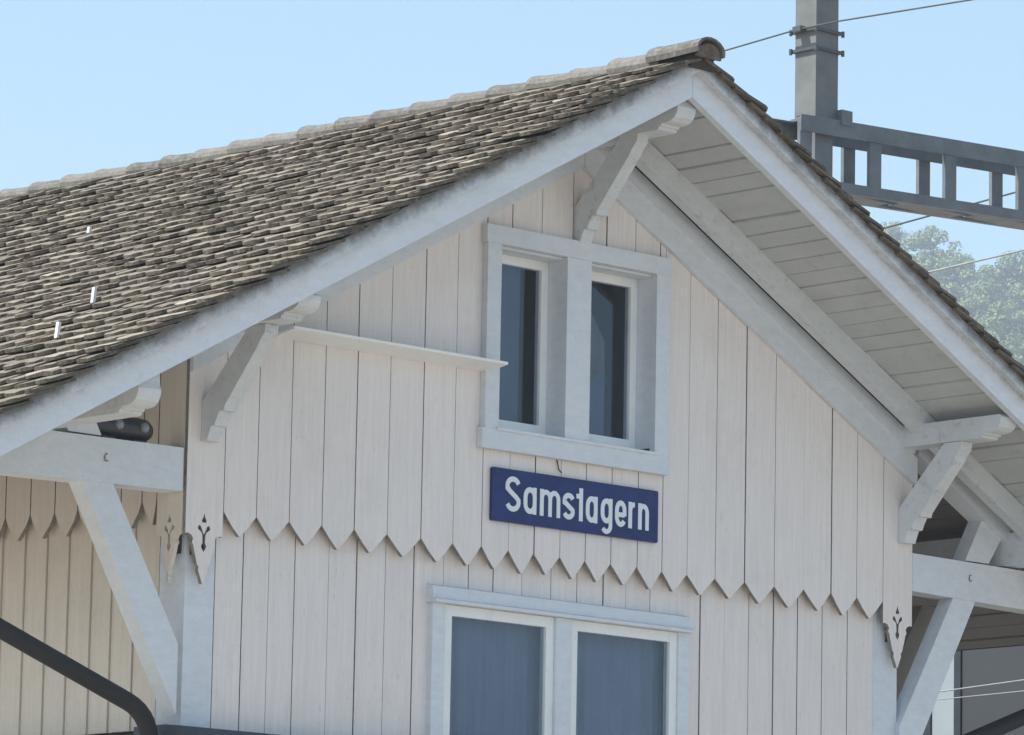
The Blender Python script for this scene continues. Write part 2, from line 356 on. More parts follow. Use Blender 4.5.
# side wall, same boards turned round the corner (front face x=0)
stips = [0.263, 0.430, 0.598, 0.776, 0.956, 1.155, 1.364]
while stips[-1] < LEN-.4: stips.append(stips[-1]+.205+jit(.01))
sb = [0.228]+[(a+b)/2 for a, b in zip(stips, stips[1:])]+[stips[-1]+.1]
SIDE_TOP = 1.02
for i, tp in enumerate(stips[:22]):
    a, b = sb[i]+.004, sb[i+1]-.004
    k = jit(.008)
    edge_mat(prism('board', [(a, .165+k), (a+.25*(tp-a), .115+k), (tp-.004, .040+k), (tp+.004, .040+k), (b-.25*(b-tp), .115+k), (b, .165+k), (b, SIDE_TOP), (a, SIDE_TOP)], 'x', 0.0, .024, CREAM_SHADE, sc, .0025), EDGE_SHADE, 0)
slow = [0.262, 0.465, 0.647, 0.814, 1.003, 1.186, 1.371]
while slow[-1] < LEN-.4: slow.append(slow[-1]+.19+jit(.008))
for a, b in list(zip(slow, slow[1:]))[:26]:
    prism('board', [(a+.004, -.985), (b-.034, -.985), (b-.034, .35), (a+.004, .35)], 'x', .060, .082, CREAM_SHADE, sc, .003)
    prism('cover_strip', [(b-.030, -.985), (b-.000, -.985), (b-.000, .35), (b-.030, .35)], 'x', .070, .084, CREAM_SHADE, sc, .002)
bm = bmesh.new(); add_box(bm, .0865, .11, .115, LEN, -1.0, SIDE_TOP); finish('backing_wall', bm, RAWWOOD, sc)
oc = corner_outline(.100, .100, SIDE_TOP)
holed('corner_board', oc, cut_holes(.100), 0.0, .024, CREAM_SHADE, sc, flip=lambda c: Vector((c.y, c.x+.0245, c.z)))
for c_x in (.124, 5.270): box('cut_out_shade_plate', c_x-.042, c_x+.042, .046, .055, -.12, .10, RAWWOOD, gc)  # dark plates put behind the cut-outs to give their shade
box('cut_out_shade_plate', .046, .055, .090, .165, -.115, .10, RAWWOOD, sc)
# corner posts
box('corner_post', .058, .250, .060, .258, -1.0, .35, TRIM, ST, .004)
box('corner_post', 5.132, 5.332, .060, .20, -1.0, .35, TRIM, ST, .004)
# right side and rear wall (out of sight), base, ledge
bm = bmesh.new(); add_box(bm, 5.30, 5.372, .21, LEN, -1.0, 1.02); add_box(bm, .10, 5.30, LEN-.1, LEN-.002, -1.0, 1.6); finish('rear_wall', bm, CREAM, ST)
bm = bmesh.new(); add_box(bm, .06, 5.31, .07, LEN-.05, -ZO, -1.072); finish('base_wall', bm, PLASTER, ST)
bm = bmesh.new(); add_prism(bm, [(-.10, -1.10), (-.11, -1.055), (-.075, -.992), (.048, -.980), (.3, -.981), (.3, -1.10)], 'x', -.045, 5.42); finish('ledge', bm, LEAD, ST, .004)
bm = bmesh.new(); add_box(bm, -.05, .0, .31, LEN-.1, -1.09, -1.02); finish('ledge', bm, LEAD, ST, .004)

# --- roof
roof = empty('roof'); roof.parent = ST
bm = bmesh.new()
for s in (-1, 1):
    xe = XL if s < 0 else XR
    add_prism(bm, [(XC, 2.60), (XC, 2.70), (xe, RZ(2.70, xe)), (xe, RZ(2.60, xe))], 'y', -.815, LEN+.6)
finish('roof_deck', bm, RAWWOOD, roof)
# soffit boards run along the ridge direction
nb = int((XR-XC)/.1085)
bm0 = bmesh.new()
wS = .1225
for s in (-1, 1):
    x = .01; k = 0
    while x < XR-XC-.02:
        wd = .108 if k else .108
        x1 = min(x+wd, XR-XC-.005); ga = random.choice((.0036, .0042, .005, .0055)); dz = jit(.006)
        a, b = XC+s*(x+ga), XC+s*(x1-ga)
        prism('soffit_board', [(a, RZ(SOF+dz, a)), (b, RZ(SOF+dz, b)), (b, RZ(2.598, b)), (a, RZ(2.598, a))], 'y', -.797, .121, SOFF, roof)
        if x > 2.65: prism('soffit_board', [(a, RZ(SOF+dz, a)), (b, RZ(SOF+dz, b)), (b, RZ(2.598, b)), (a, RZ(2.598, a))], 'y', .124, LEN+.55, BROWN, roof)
        x = x1; k += 1
bm0.free()
# tiles
TW, TL, EXP, TT = .157, .285, .1345, .019
HN = TT*TL/EXP
def tile_mesh(nm, w, rk):
    out = [(0, -w/2), (TL-.060, -w/2), (TL-.030, -w*.42), (TL-.009, -w*.25), (TL, 0), (TL-.009, w*.25), (TL-.030, w*.42), (TL-.060, w/2), (0, w/2)]
    bm = bmesh.new(); r = random.Random(rk)
    v0 = [bm.verts.new((x+(r.uniform(-.006, .005) if x else 0), y+r.uniform(-.003, .002), 0)) for x, y in out]
    v1 = [bm.verts.new((v.co.x, v.co.y, TT+r.uniform(-.005, .002))) for v in v0]; k = len(out)
    bm.faces.new(v0[::-1]); bm.faces.new(v1)
    for i in range(k): bm.faces.new((v0[i], v0[(i+1) % k], v1[(i+1) % k], v1[i]))
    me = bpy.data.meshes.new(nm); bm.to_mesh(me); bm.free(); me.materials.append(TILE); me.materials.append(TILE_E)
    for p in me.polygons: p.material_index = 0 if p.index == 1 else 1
    return me
tmeshes = [tile_mesh('roof_tile', TW-.003-.002*(k % 3), k) for k in range(16)]+[tile_mesh('roof_tile', TW/2-.004, 9)]
tilt = math.asin(HN/TL)
tiles = []
slope_len = (XR-XC)/cs
rows = int((slope_len-.08)/EXP)+1
for s in (-1, 1):
    d = Vector((s*cs, 0, -sn)); nrm = Vector((s*sn, 0, cs)); a = nrm.cross(d)
    dd = d*math.cos(tilt)+nrm*math.sin(tilt); nn = nrm*math.cos(tilt)-d*math.sin(tilt)
    for r in range(rows):
        nose = .15+EXP*r + jit(.004)
        y0 = -.93 + (TW/2 if r % 2 == 0 else 0)
        ncol = int((LEN+.65-y0)/TW)
        lift_row = .002+.004*random.random()
        wave = .010*math.sin(r*.35+s)
        for c in range(-1 if r % 2 == 0 else 0, ncol):
            yy = y0+TW/2+c*TW if c >= 0 else -.93+TW/4
            half = c < 0
            org = Vector((XC, 0, 2.70+ZO+.004)) + d*(nose-(TL if r else TL*.5)+random.gauss(0, .005)) + Vector((0, yy+jit(.003), 0)) + nrm*(lift_row+random.random()*.008+.006*math.sin(yy*1.7+r*.5) - .008*math.exp(-((yy-3)/1.5)**2))
            rotj = random.gauss(0, .022) if random.random() > .06 else jit(.09)
            tj = tilt*0 + (random.random()*.022 if random.random() > .06 else random.random()*.07)
            d2 = (dd*math.cos(tj)+nn*math.sin(tj)).normalized(); n2 = (nn*math.cos(tj)-dd*math.sin(tj)).normalized()
            a2 = n2.cross(d2)
            d3 = d2*math.cos(rotj)+a2*math.sin(rotj); a3 = n2.cross(d3)
            M = Matrix((d3, a3, n2)).transposed().to_4x4(); M = M @ Matrix.Diagonal((1 if r else .5, 1, 1, 1)); M.translation = org
            P = org+d3*(TL if r else TL*.5)
            u, v, wd = proj(P)
            vis = (-12 < u < 1036 and -10 < v < 745)
            tiles.append((s, c, wd, vis, M, 16 if half else random.randrange(16), yy))
left = sorted([t for t in tiles if t[0] < 0 and t[3]], key=lambda t: t[2])
right = [t for t in tiles if t[0] > 0 and t[3] and t[6] < -.83]
ind = left[:300-len(right)]+right; ids = set(id(t) for t in ind)
for t in ind:
    o = bpy.data.objects.new('roof_tile', tmeshes[t[5]]); COL.objects.link(o); o.parent = roof; o.matrix_local = t[4]
V, Fc = [], []
tv = [np.array([v.co[:] for v in m.vertices]) for m in tmeshes]; tf = [[list(p.vertices) for p in m.polygons] for m in tmeshes]
off = 0; MI = []
for t in tiles:
    if id(t) in ids: continue
    A = np.array(t[4]); v = tv[t[5]] @ A[:3, :3].T + A[:3, 3]
    V.append(v); Fc += [[i+off for i in f] for f in tf[t[5]]]; MI += [0 if i == 1 else 1 for i in range(len(tf[t[5]]))]; off += len(v)
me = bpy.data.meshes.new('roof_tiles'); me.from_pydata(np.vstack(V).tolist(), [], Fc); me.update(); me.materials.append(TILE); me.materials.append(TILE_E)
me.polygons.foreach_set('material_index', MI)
o = bpy.data.objects.new('roof_tiles', me); COL.objects.link(o); o.parent = roof; o['kind'] = 'stuff'
# ridge tiles, each lapping over the one behind it
bm = bmesh.new(); seg = 10; Lc = .375; rings = []
for (yy, rr, dz) in [(0, .092, 0), (.06, .093, .002), (.30, .100, .010), (.352, .106, .013), (Lc, .107, .013)]:
    ring = []
    for rad in (rr, rr-.016):
        ring.append([bm.verts.new((math.cos(RX(-18)+RX(216)*k/seg)*rad*1.08, yy, math.sin(RX(-18)+RX(216)*k/seg)*rad*.70+dz)) for k in range(seg+1)])
    rings.append(ring)
for A, B in zip(rings, rings[1:]):
    for L_ in (0, 1):
        for k in range(seg):
            f = (A[L_][k], A[L_][k+1], B[L_][k+1], B[L_][k]); bm.faces.new(f if L_ else f[::-1])
for Rg in (rings[0], rings[-1]):
    for k in range(seg): bm.faces.new((Rg[0][k], Rg[0][k+1], Rg[1][k+1], Rg[1][k]))
for Rg, R2 in zip(rings, rings[1:]):
    for k in (0, seg): bm.faces.new((Rg[0][k], Rg[1][k], R2[1][k], R2[0][k]))
bmesh.ops.recalc_face_normals(bm, faces=bm.faces)
rme = bpy.data.meshes.new('ridge_tile'); bm.to_mesh(rme); bm.free(); rme.materials.append(RIDGE)
y = -.985; k = 0
while y < LEN+.3:
    o = bpy.data.objects.new('ridge_tile', rme); COL.objects.link(o); o.parent = roof
    o.location = (XC+jit(.006), y, 2.708+ZO+jit(.004)-.010*math.exp(-((y-3)/1.6)**2)); o.rotation_euler = (RX(jit(.6)), RX(jit(3)), RX(jit(1.2))); y += .315+jit(.008)
    if k < 2: o.location.z += (.034, .010)[k]; o.scale = ((1.06, 1, 1.12), (1.02, 1, 1.06))[k]; o.rotation_euler[0] = RX((-4.2, -1.2)[k])
    k += 1
bm = bmesh.new(); add_prism(bm, [(XC+.090*math.cos(RX(180*k/10)), 2.706+.080*math.sin(RX(180*k/10))) for k in range(11)], 'y', -.968, -.95); finish('ridge_end_mortar', bm, TILE_E, roof)
bm = bmesh.new(); add_prism(bm, [(XC-.10, 2.655), (XC+.10, 2.655), (XC+.06, 2.735), (XC-.06, 2.735)], 'y', -.925, LEN+.3); finish('ridge_bed', bm, RAWWOOD, roof)
# zinc hooks among the tiles
for (u, v, Lh) in [(94, 303, .14), (58, 338, .14), (90, 233, .06)]:
    d_ = ray(u, v); nL = Vector((-sn, 0, cs)); P0 = Vector((XC, 0, 2.775+ZO))
    tt = (P0-CAM).dot(nL)/d_.dot(nL); P = CAM+d_*tt
    bm = bmesh.new(); dn = Vector((-cs, 0, -sn))
    ax = Vector((0, -.010, 0)); up = Vector((-.016, 0, 0))
    q = [P-ax, P+ax, P+ax+up, P-ax+up]; q2 = [p+(nL*.85-dn*.6)*Lh*.55 for p in q]
    a_ = [bm.verts.new(p) for p in q]; b2 = [bm.verts.new(p) for p in q2]
    bm.faces.new(a_); bm.faces.new(b2[::-1])
    for i in range(4): bm.faces.new((a_[i], a_[(i+1) % 4], b2[(i+1) % 4], b2[i]))
    finish('tile_hook', bm, HOOK, roof)

# --- verges, rafters, trims
def rake(name, s, S0, S1, y0, y1, mat, x_in=0.0, xe=None, parent=ST, bev=.005):
    xe = xe if xe is not None else (XL if s < 0 else XR)
    a = XC+s*x_in
    return prism(name, [(a, RZ(S0, a)), (a, RZ(S1, a)), (xe, RZ(S1, xe)), (xe, RZ(S0, xe))], 'y', y0, y1, mat, parent, bev)
for s in (-1, 1):
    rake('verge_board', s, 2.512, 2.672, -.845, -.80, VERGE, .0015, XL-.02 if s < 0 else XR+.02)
    # mortar and verge strip, lumpy lower edge
    xe = XL if s < 0 else XR; bm = bmesh.new(); nseg = 200; prev = None
    for i in range(nseg+1):
        x = XC+s*.002+(xe-XC-s*.002)*i/nseg
        lo, hi = 2.648+random.uniform(-.001, .0015), 2.724+random.uniform(-.001, .002); yo = -.898+jit(.0012)
        r = [bm.verts.new((x, yo, RZ(lo, x)+ZO)), bm.verts.new((x, yo+.006, RZ(hi, x)+ZO)), bm.verts.new((x, -.816, RZ(hi, x)+ZO)), bm.verts.new((x, -.816, RZ(lo+.004, x)+ZO))]
        if prev:
            for k in range(4): bm.faces.new((prev[k], prev[(k+1) % 4], r[(k+1) % 4], r[k]))
        else: bm.faces.new(r)
        prev = r
    bm.faces.new(prev[::-1]); finish('verge_mortar', bm, MORTAR, ST)
    rake('rafter', s, 2.442, SOF-.003, -.20, -.125, TRIM_D, .002, None)
    rake('trim_gap_shade', s, 2.30, 2.58, -.0015, .0235, RAWWOOD, .002, XC+s*2.44)  # dark strip paints the shadow gap between trim and rafter
    rake('rake_trim', s, 2.405, 2.492, -.050, -.002, TRIM, .002, XC+s*2.66)
    rake('rake_trim', s, 2.245, 2.4045, -.030, -.003, TRIM, .002, XC+s*2.70)
    rake('wall_rafter', s, 2.440, SOF-.003, -.02, .12, TRIM, 2.72, None)
    # second frame deeper under the canopy
    rake('wall_rafter', s, 2.46, SOF-.003, 2.6, 2.75, TRIM_D, 2.72, None)

# --- purlins with moulded ends, and carved struts
def purlin(x0, x1, zb, zt, yb=.15):
    pts = [(yb, zt), (yb, zb), (-.625, zb), (-.640, zb+.003), (-.643, zb+.016), (-.660, zb+.018), (-.664, zb+.030), (-.700, zb+.030), (-.735, zb+.036), (-.764, zb+.054), (-.780, zb+.082), (-.784, zb+.110), (-.772, zb+.140), (-.768, zt)]
    if zt < zb+.145: pts = [p for p in pts if p[1] < zt-.004]+[(-.774, zt)]; pts[0:0] = [(yb, zt)]
    return prism('purlin', pts, 'x', x0, x1, TRIM_D, ST, .004)
purlin(2.650, 2.788, 2.358, 2.502)
purlin(.045, .180, 0.995, 1.118); purlin(5.258, 5.398, 0.995, 1.118)
purlin(-.955, -.815, 0.408, .600, LEN); purlin(6.215, 6.355, 0.408, .600, LEN)
def strut(x0, x1, dz):
    pts = [(-.002, .645), (-.350, .993), (-.480, .993), (-.474, .950), (-.440, .915), (-.425, .890), (-.180, .612), (-.172, .588), (-.140, .588), (-.118, .552), (-.104, .520), (-.078, .518), (-.062, .482), (-.050, .448), (-.002, .448)]
    return prism('strut', [(y, z+dz) for y, z in pts], 'x', x0, x1, TRIM_D, ST, .004)
strut(.085, .170, 0); strut(5.270, 5.362, 0); strut(2.655, 2.738, 1.370)
for dz, x in ((0, .072), (0, 5.328), (1.363, 2.705)): pass

# --- canopy beams and braces on both flanks
def canopy(mirror):
    fx = (lambda x: 5.345-x) if mirror else (lambda x: x)
    def pr_(name, pts, y0, y1, mat=TRIM): 
        return prism(name, [(fx(x), z) for x, z in pts], 'y', y0, y1, mat, ST, .005)
    xs = -.012 if not mirror else -.062
    for yb in (0.0, 2.62):
        # the outer end is cut to the slope of the roof
        pr_('canopy_beam', [(xs, .186), (xs, .404), (-1.18, .392), (-1.50, .245), (-1.50, .155)], yb+.012, yb+.150)
        pr_('brace', [(-.650, .180), (-.452, .184), (-.006, -.580) if not mirror else (.03, -.66), (-.006, -.930) if not mirror else (.03, -1.02)] if not mirror else [(-.620, .180), (-.425, .184), (.03, -.60), (.03, -.985)], yb+.020, yb+.125)
        if yb == 0: 
            pr_('brace', [(-.870, .600), (-.690, .690), (-.530, .408), (-.735, .408)], yb+.022, yb+.127)
        if mirror: pr_('brace', [(-.690, .160), (-.470, .160), (.03, -.66), (.03, -1.02)], yb+.30, yb+.42, BROWN)  # rear brace in brown, its shade put into the colour
    pr_('peg', [(-.375, .285), (-.345, .285), (-.345, .315), (-.375, .315)], .004, .02, RAWWOOD) if False else None
canopy(False); canopy(True)
def hook(x, y, z):
    pts = []
    for k in range(9):
        a = RX(70+k*30); pts.append((x+.013*math.cos(a), y-.004, z+.018*math.sin(a)))
    tube('wire_hook', pts, .003, STEEL, ST, 5)
hook(-.505, .010, .30); hook(5.905, .010, .305)
# gutters and down pipes
for s, xe in ((-1, XL), (1, XR)):
    bm = bmesh.new(); pts = []
    for k in range(9): pts.append((math.cos(RX(180+22.5*k))*.07, math.sin(RX(180+22.5*k))*.07))
    pts += [(x*.9, z*.9) for x, z in pts[::-1]]
    add_prism(bm, [(xe+s*.075+x, RZ(2.66, xe)+z) for x, z in pts], 'y', -.93, LEN+.6); finish('gutter', bm, DARKM, ST)
def bend(p, r):
    return tube('downpipe', p, r, DARKM, ST, 14)
def arc_path(pts, rad=.16, n=7):
    out = [Vector(pts[0])]
    for a, b, c in zip(pts, pts[1:], pts[2:]):
        a, b, c = Vector(a), Vector(b), Vector(c); p = b+(a-b).normalized()*rad; q = b+(c-b).normalized()*rad
        for k in range(n+1):
            t = k/n; out.append(p*(1-t)**2+b*2*t*(1-t)+q*t*t)
    out.append(Vector(pts[-1])); return out
bend(arc_path([(-2.0, .08, .02), (-1.98, .08, -.26), (-.12, .08, -.935), (-.12, .08, -ZO)]), .046)
bend(arc_path([(7.40, .10, .02), (7.38, .10, -.13), (5.48, .10, -.815), (5.48, .10, -ZO)]), .046)

# --- narrow shelf on the gable
prism('shelf_board', [(-.001, 1.036), (-.160, 1.062), (-.162, 1.076), (-.001, 1.050)], 'x', .545, 2.035, SASH, ST, .002)

# --- windows
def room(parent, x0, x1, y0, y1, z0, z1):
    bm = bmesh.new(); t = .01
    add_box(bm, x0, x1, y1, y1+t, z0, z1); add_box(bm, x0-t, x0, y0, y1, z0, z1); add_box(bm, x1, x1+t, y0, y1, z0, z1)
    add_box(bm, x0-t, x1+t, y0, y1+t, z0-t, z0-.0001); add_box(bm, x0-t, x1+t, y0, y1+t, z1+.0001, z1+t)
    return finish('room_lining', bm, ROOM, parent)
def sash(parent, x0, x1, z0, z1, y, st=.05, thick=.045, name='sash', rail=None):
    rail = rail or st
    bm = bmesh.new()
    add_box(bm, x0, x0+st, y, y+thick, z0, z1); add_box(bm, x1-st, x1, y, y+thick, z0, z1)
    add_box(bm, x0+st, x1-st, y+.0015, y+thick-.0015, z0, z0+rail); add_box(bm, x0+st, x1-st, y+.0015, y+thick-.0015, z1-st, z1)
    o = finish(name, bm, SASH, parent, .003)
    box('pane', x0+st-.004, x1-st+.004, y+.018, y+.023, z0+rail-.004, z1-st+.004, GLASS, parent)
    return o
WU = empty('window'); WU.parent = ST
yc = -.042
box('casing', 1.988, 2.088, yc, -.0015, .735, 1.730, TRIM, WU, .004)
box('casing', 3.255, 3.362, yc, -.0015, .735, 1.730, TRIM, WU, .004)
box('casing', 1.978, 3.368, yc-.003, -.0015, 1.7305, 1.828, TRIM, WU, .004)
box('casing', 1.968, 3.364, yc-.003, -.0015, .627, .7345, TRIM, WU, .004)
box('mullion', 2.576, 2.756, yc+.002, .165, .735, 1.730, TRIM, WU, .004)
prism('sill', [(yc-.012, .728), (yc-.014, .742), (.11, .768), (.11, .728)], 'x', 2.068, 3.275, TRIM, WU, .003)
bm = bmesh.new()
add_box(bm, 2.062, 2.0875, .0, .17, .769, 1.730); add_box(bm, 3.2555, 3.283, .0, .17, .769, 1.730)
add_box(bm, 2.0877, 2.5755, .0, .17, 1.716, 1.7300); add_box(bm, 2.7565, 3.2553, .0, .17, 1.716, 1.7300)
finish('reveal', bm, TRIM, WU)
sash(WU, 2.089, 2.575, .770, 1.715, .11, .049)
sash(WU, 2.757, 3.254, .770, 1.715, .11, .049)
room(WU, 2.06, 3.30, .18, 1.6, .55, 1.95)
prism('reflection_curtain', [(2.13, .77), (2.452, .77), (2.452, 1.71), (2.13, 1.71)], 'y', .200, .208, PANE_REFL, WU)  # added sheets imitate the reflections in the upper panes
prism('reflection_curtain', [(2.80, .77), (3.10, .77), (3.10, 1.20), (3.095, 1.36), (2.96, 1.55), (2.80, 1.60)], 'y', .200, .208, PANE_REFL, WU)
prism('reflection_curtain', [(2.93, 1.10), (3.06, 1.18), (3.06, 1.40), (2.95, 1.50)], 'y', .190, .196, BEIGE, WU)
WL = empty('window'); WL.parent = ST
yl = .012
box('casing', 1.700, 1.790, yl+.006, .0595, -.96, -.215, TRIM, WL, .004)
box('casing', 3.520, 3.606, yl+.006, .0595, -.96, -.215, TRIM, WL, .004)
box('mullion', 2.588, 2.706, yl, .090, -.96, -.216, TRIM, WL, .004)
prism('lintel', [(yl-.006, -.2145), (yl-.030, -.2145), (yl-.033, -.198), (yl-.012, -.190), (yl-.006, -.128), (.0595, -.115), (.0595, -.2145)], 'x', 1.685, 3.604, TRIM, WL, .003)
sash(WL, 1.791, 2.587, -.955, -.2165, .030, .056)
sash(WL, 2.707, 3.519, -.955, -.2165, .030, .056)
room(WL, 1.70, 3.60, .08, 1.6, -1.0, -.16)
def reflection_curtain(x0, x1, y, z0, z1, mat, parent, seed):
    r = random.Random(seed); n_ = 60; bm = bmesh.new(); prev = None; ph = r.uniform(0, 6)
    for i in range(n_+1):
        t = i/n_; x = x0+(x1-x0)*t
        off_ = .010*math.sin(t*34+ph+1.3*math.sin(t*7))+.006*math.sin(t*71+ph)
        q = [bm.verts.new((x, y+off_*k, z+ZO)) for z, k in ((z0, 1.3), (z1, .7))]+[bm.verts.new((x, y+off_*k+.003, z+ZO)) for z, k in ((z1, .7), (z0, 1.3))]
        if prev:
            for k in range(4): bm.faces.new((prev[k], prev[(k+1) % 4], q[(k+1) % 4], q[k]))
        prev = q
    return finish('reflection_curtain', bm, mat, parent, 0, False)
reflection_curtain(1.80, 2.58, .125, -.98, -.20, BLIND_REFL, WL, 1); reflection_curtain(2.712, 3.51, .125, -.98, -.20, BLIND_REFL, WL, 2)  # lower curtains, tinted with the reflected sky
prism('sill', [(.0, -.985), (.0, -.962), (.08, -.957), (.08, -.985)], 'x', 1.70, 3.606, TRIM, WL)
# a bent nail under the sill
tube('nail', [(2.555, -.004, .625), (2.555, -.012, .60), (2.562, -.012, .575), (2.585, -.010, .560)], .0035, DARKM, ST, 5)

# ------------------------------------------------------------------ station name sign
SX, SZ, SWd, SH = 2.0695, .2507, 1.238, .285
sign = empty('station_name_sign', (SX+SWd/2, -.02, SZ+ZO))
tag(sign, 'blue enamel sign with white lettering Samstagern under the upper window', 'sign')
def child_local(o, parent):
    o.parent = parent; o.matrix_parent_inverse = Matrix.Translation(parent.location).inverted(); return o
bm = bmesh.new(); r_ = .008
add_prism(bm, [(SX+r_, SZ), (SX+SWd-r_, SZ), (SX+SWd, SZ+r_), (SX+SWd, SZ+SH-r_), (SX+SWd-r_, SZ+SH), (SX+r_, SZ+SH), (SX, SZ+SH-r_), (SX, SZ+r_)], 'y', -.022, -.003)
child_local(finish('plate', bm, BLUE, None, .003), sign)
def ribbon(bm, pts, w, y, closed=False):
    n_ = len(pts); P = [Vector((p[0], p[1])) for p in pts]; L, Rr = [], []
    for i in range(n_):
        a = P[(i-1) % n_] if (closed or i > 0) else P[i]; b = P[(i+1) % n_] if (closed or i < n_-1) else P[i]
        d = (b-a).normalized(); nrm = Vector((-d.y, d.x))
        k = 1.0
        if closed or 0 < i < n_-1:
            d1 = (P[i]-a).normalized(); k = min(1.5, 1/max(.5, abs(d1.dot(d))))
        L.append(P[i]+nrm*w/2*k); Rr.append(P[i]-nrm*w/2*k)
    def vv(p, yy): return bm.verts.new((p.x, yy, p.y))
    l0, r0, l1, r1 = [[vv(p, yy) for p in Q] for yy in (y, y+.0025) for Q in (L, Rr)]
    rng = range(n_ if closed else n_-1)
    for i in rng:
        j = (i+1) % n_
        bm.faces.new((l0[i], l0[j], r0[j], r0[i])); bm.faces.new((l1[i], r1[i], r1[j], l1[j]))
        bm.faces.new((l0[i], l1[i], l1[j], l0[j])); bm.faces.new((r0[i], r0[j], r1[j], r1[i]))
    if not closed:
        bm.faces.new((l0[0], r0[0], r1[0], l1[0])); bm.faces.new((l0[-1], l1[-1], r1[-1], r0[-1]))
def arc(cx, cz, rx, rz, a0, a1, n_=8): return [(cx+rx*math.cos(RX(a0+(a1-a0)*k/n_)), cz+rz*math.sin(RX(a0+(a1-a0)*k/n_))) for k in range(n_+1)]
XH, CH, SW = .144, .188, .0275
hw = SW/2
def L_stad(x0, x1, z0, z1):   # closed rounded loop
    rx = (x1-x0)/2; rz = min(.040, (z1-z0)/2); cx = (x0+x1)/2
    return arc(cx, z1-rz, rx, rz, 0, 180, 8)+arc(cx, z0+rz, rx, rz, 180, 360, 8)
def glyph_S(x0, x1, h):
    cx = (x0+x1)/2; rx = (x1-x0)/2-hw; q = h*.27; zt, zb = h-hw, hw
    return [(arc(cx, zt-q*.75, rx, q*.75, 20, 180, 8)+[(cx-rx, zt-q*.95), (cx-rx*.55, h*.58), (cx+rx*.55, h*.42), (cx+rx, zb+q*.95)]+arc(cx, zb+q*.75, rx, q*.75, 0, -160, 8), False)]
def glyph_a(x0, x1):
    return [(L_stad(x0+hw, x1-hw, hw, XH-hw), True), ([(x1-hw, 0), (x1-hw, XH)], False)]
def arch(xa, xb): 
    cx = (xa+xb)/2; rx = (xb-xa)/2
    return [(xa, XH*.60)]+arc(cx, XH-hw-.036, rx, .036, 180, 0, 8)+[(xb, 0)]
def glyph_n(x0, x1): return [([(x0+hw, 0), (x0+hw, XH)], False), (arch(x0+hw, x1-hw), False)]
def glyph_m(x0, x1):
    xm_ = (x0+x1)/2
    return [([(x0+hw, 0), (x0+hw, XH)], False), (arch(x0+hw, xm_), False), (arch(xm_, x1-hw), False)]
def glyph_t(x0, x1):
    return [([(x1-hw-.004, .178), (x1-hw-.004, 0)], False), ([(x0-.008, XH-hw*.8), (x1-.010, XH-hw*.8)], False)]
def glyph_g(x0, x1):
    cx = (x0+x1)/2; rx = (x1-x0)/2-hw
    return [(L_stad(x0+hw, x1-hw, hw+.008, XH-hw), True), ([(x1-hw, XH), (x1-hw, 0)]+arc(cx, -.004, rx, .032, 0, -150, 8), False)]
def glyph_e(x0, x1):
    cx = (x0+x1)/2; rx = (x1-x0)/2-hw; rz = .040
    return [([(x1-hw, XH*.42)]+arc(cx, XH-hw-rz, rx, rz, 0, 180, 8)+arc(cx, hw+rz, rx, rz, 180, 330, 8), False), ([(x0+hw, XH*.46), (x1-hw-.001, XH*.46)], False)]
def glyph_r(x0, x1):
    return [([(x0+hw, 0), (x0+hw, XH)], False), (arc(x1-.006, XH-hw-.034, x1-x0-hw-.006, .034, 165, 85, 6), False)]
glyphs = [glyph_S(.094, .205, CH), glyph_a(.227, .322), glyph_m(.347, .497), glyph_S(.515, .605, XH), glyph_t(.624, .669), glyph_a(.688, .776), glyph_g(.800, .888), glyph_e(.908, .994), glyph_r(1.010, 1.060), glyph_n(1.084, 1.166)]
zb0 = SZ+.060
for gl_ in glyphs:
    bm = bmesh.new()
    for k, (pts, cl) in enumerate(gl_): ribbon(bm, [(SX+x, zb0+z+ZO) for x, z in pts], SW*(.94 if k else 1), -.0240-.0004*k, cl)
    child_local(finish('letter', bm, WHITE_E, None), sign)
for (x, z) in [(SX+.022, SZ+.022), (SX+SWd-.022, SZ+.022), (SX+.022, SZ+SH-.022), (SX+SWd-.022, SZ+SH-.022)]:
    bm = bmesh.new(); add_tube(bm, [(x, -.026, z), (x, -.0215, z)], .0055, 8); child_local(finish('screw', bm, RUST, None), sign)

# ------------------------------------------------------------------ spotlight lying on the left canopy beam
sp = empty('spotlight', (-.33, .20, .405+ZO))
tag(sp, 'dark capsule-shaped spotlight with two grey lenses on the left canopy beam', 'lamp')
bm = bmesh.new(); xs_ = [(-.60, .02), (-.598, .050), (-.58, .060), (-.24, .062), (-.20, .058), (-.172, .040), (-.166, .012)]
add_tube(bm, [(x, .10, .474) for x, r in xs_], [r for x, r in xs_], 16); child_local(finish('housing', bm, LAMP_D, None, 0, True), sp)
for xx in (-.405, -.245):
    bm = bmesh.new(); pr2 = [(.036, .030), (.030, .034), (.020, .030), (.012, .020), (.008, .004)]
    add_tube(bm, [(xx, .10-d_, .480) for d_ in (.048, .066, .074, .080, .082)], [.028, .026, .020, .011, .003], 12); child_local(finish('lens', bm, LENS, None, 0, True), sp)
bm = bmesh.new(); add_box(bm, -.50, -.42, .05, .14, .3985, .415); child_local(finish('foot', bm, LAMP_D, None), sp)
bm = bmesh.new(); add_box(bm, -.30, -.22, .05, .14, .3985, .415); child_local(finish('foot', bm, LAMP_D, None), sp)

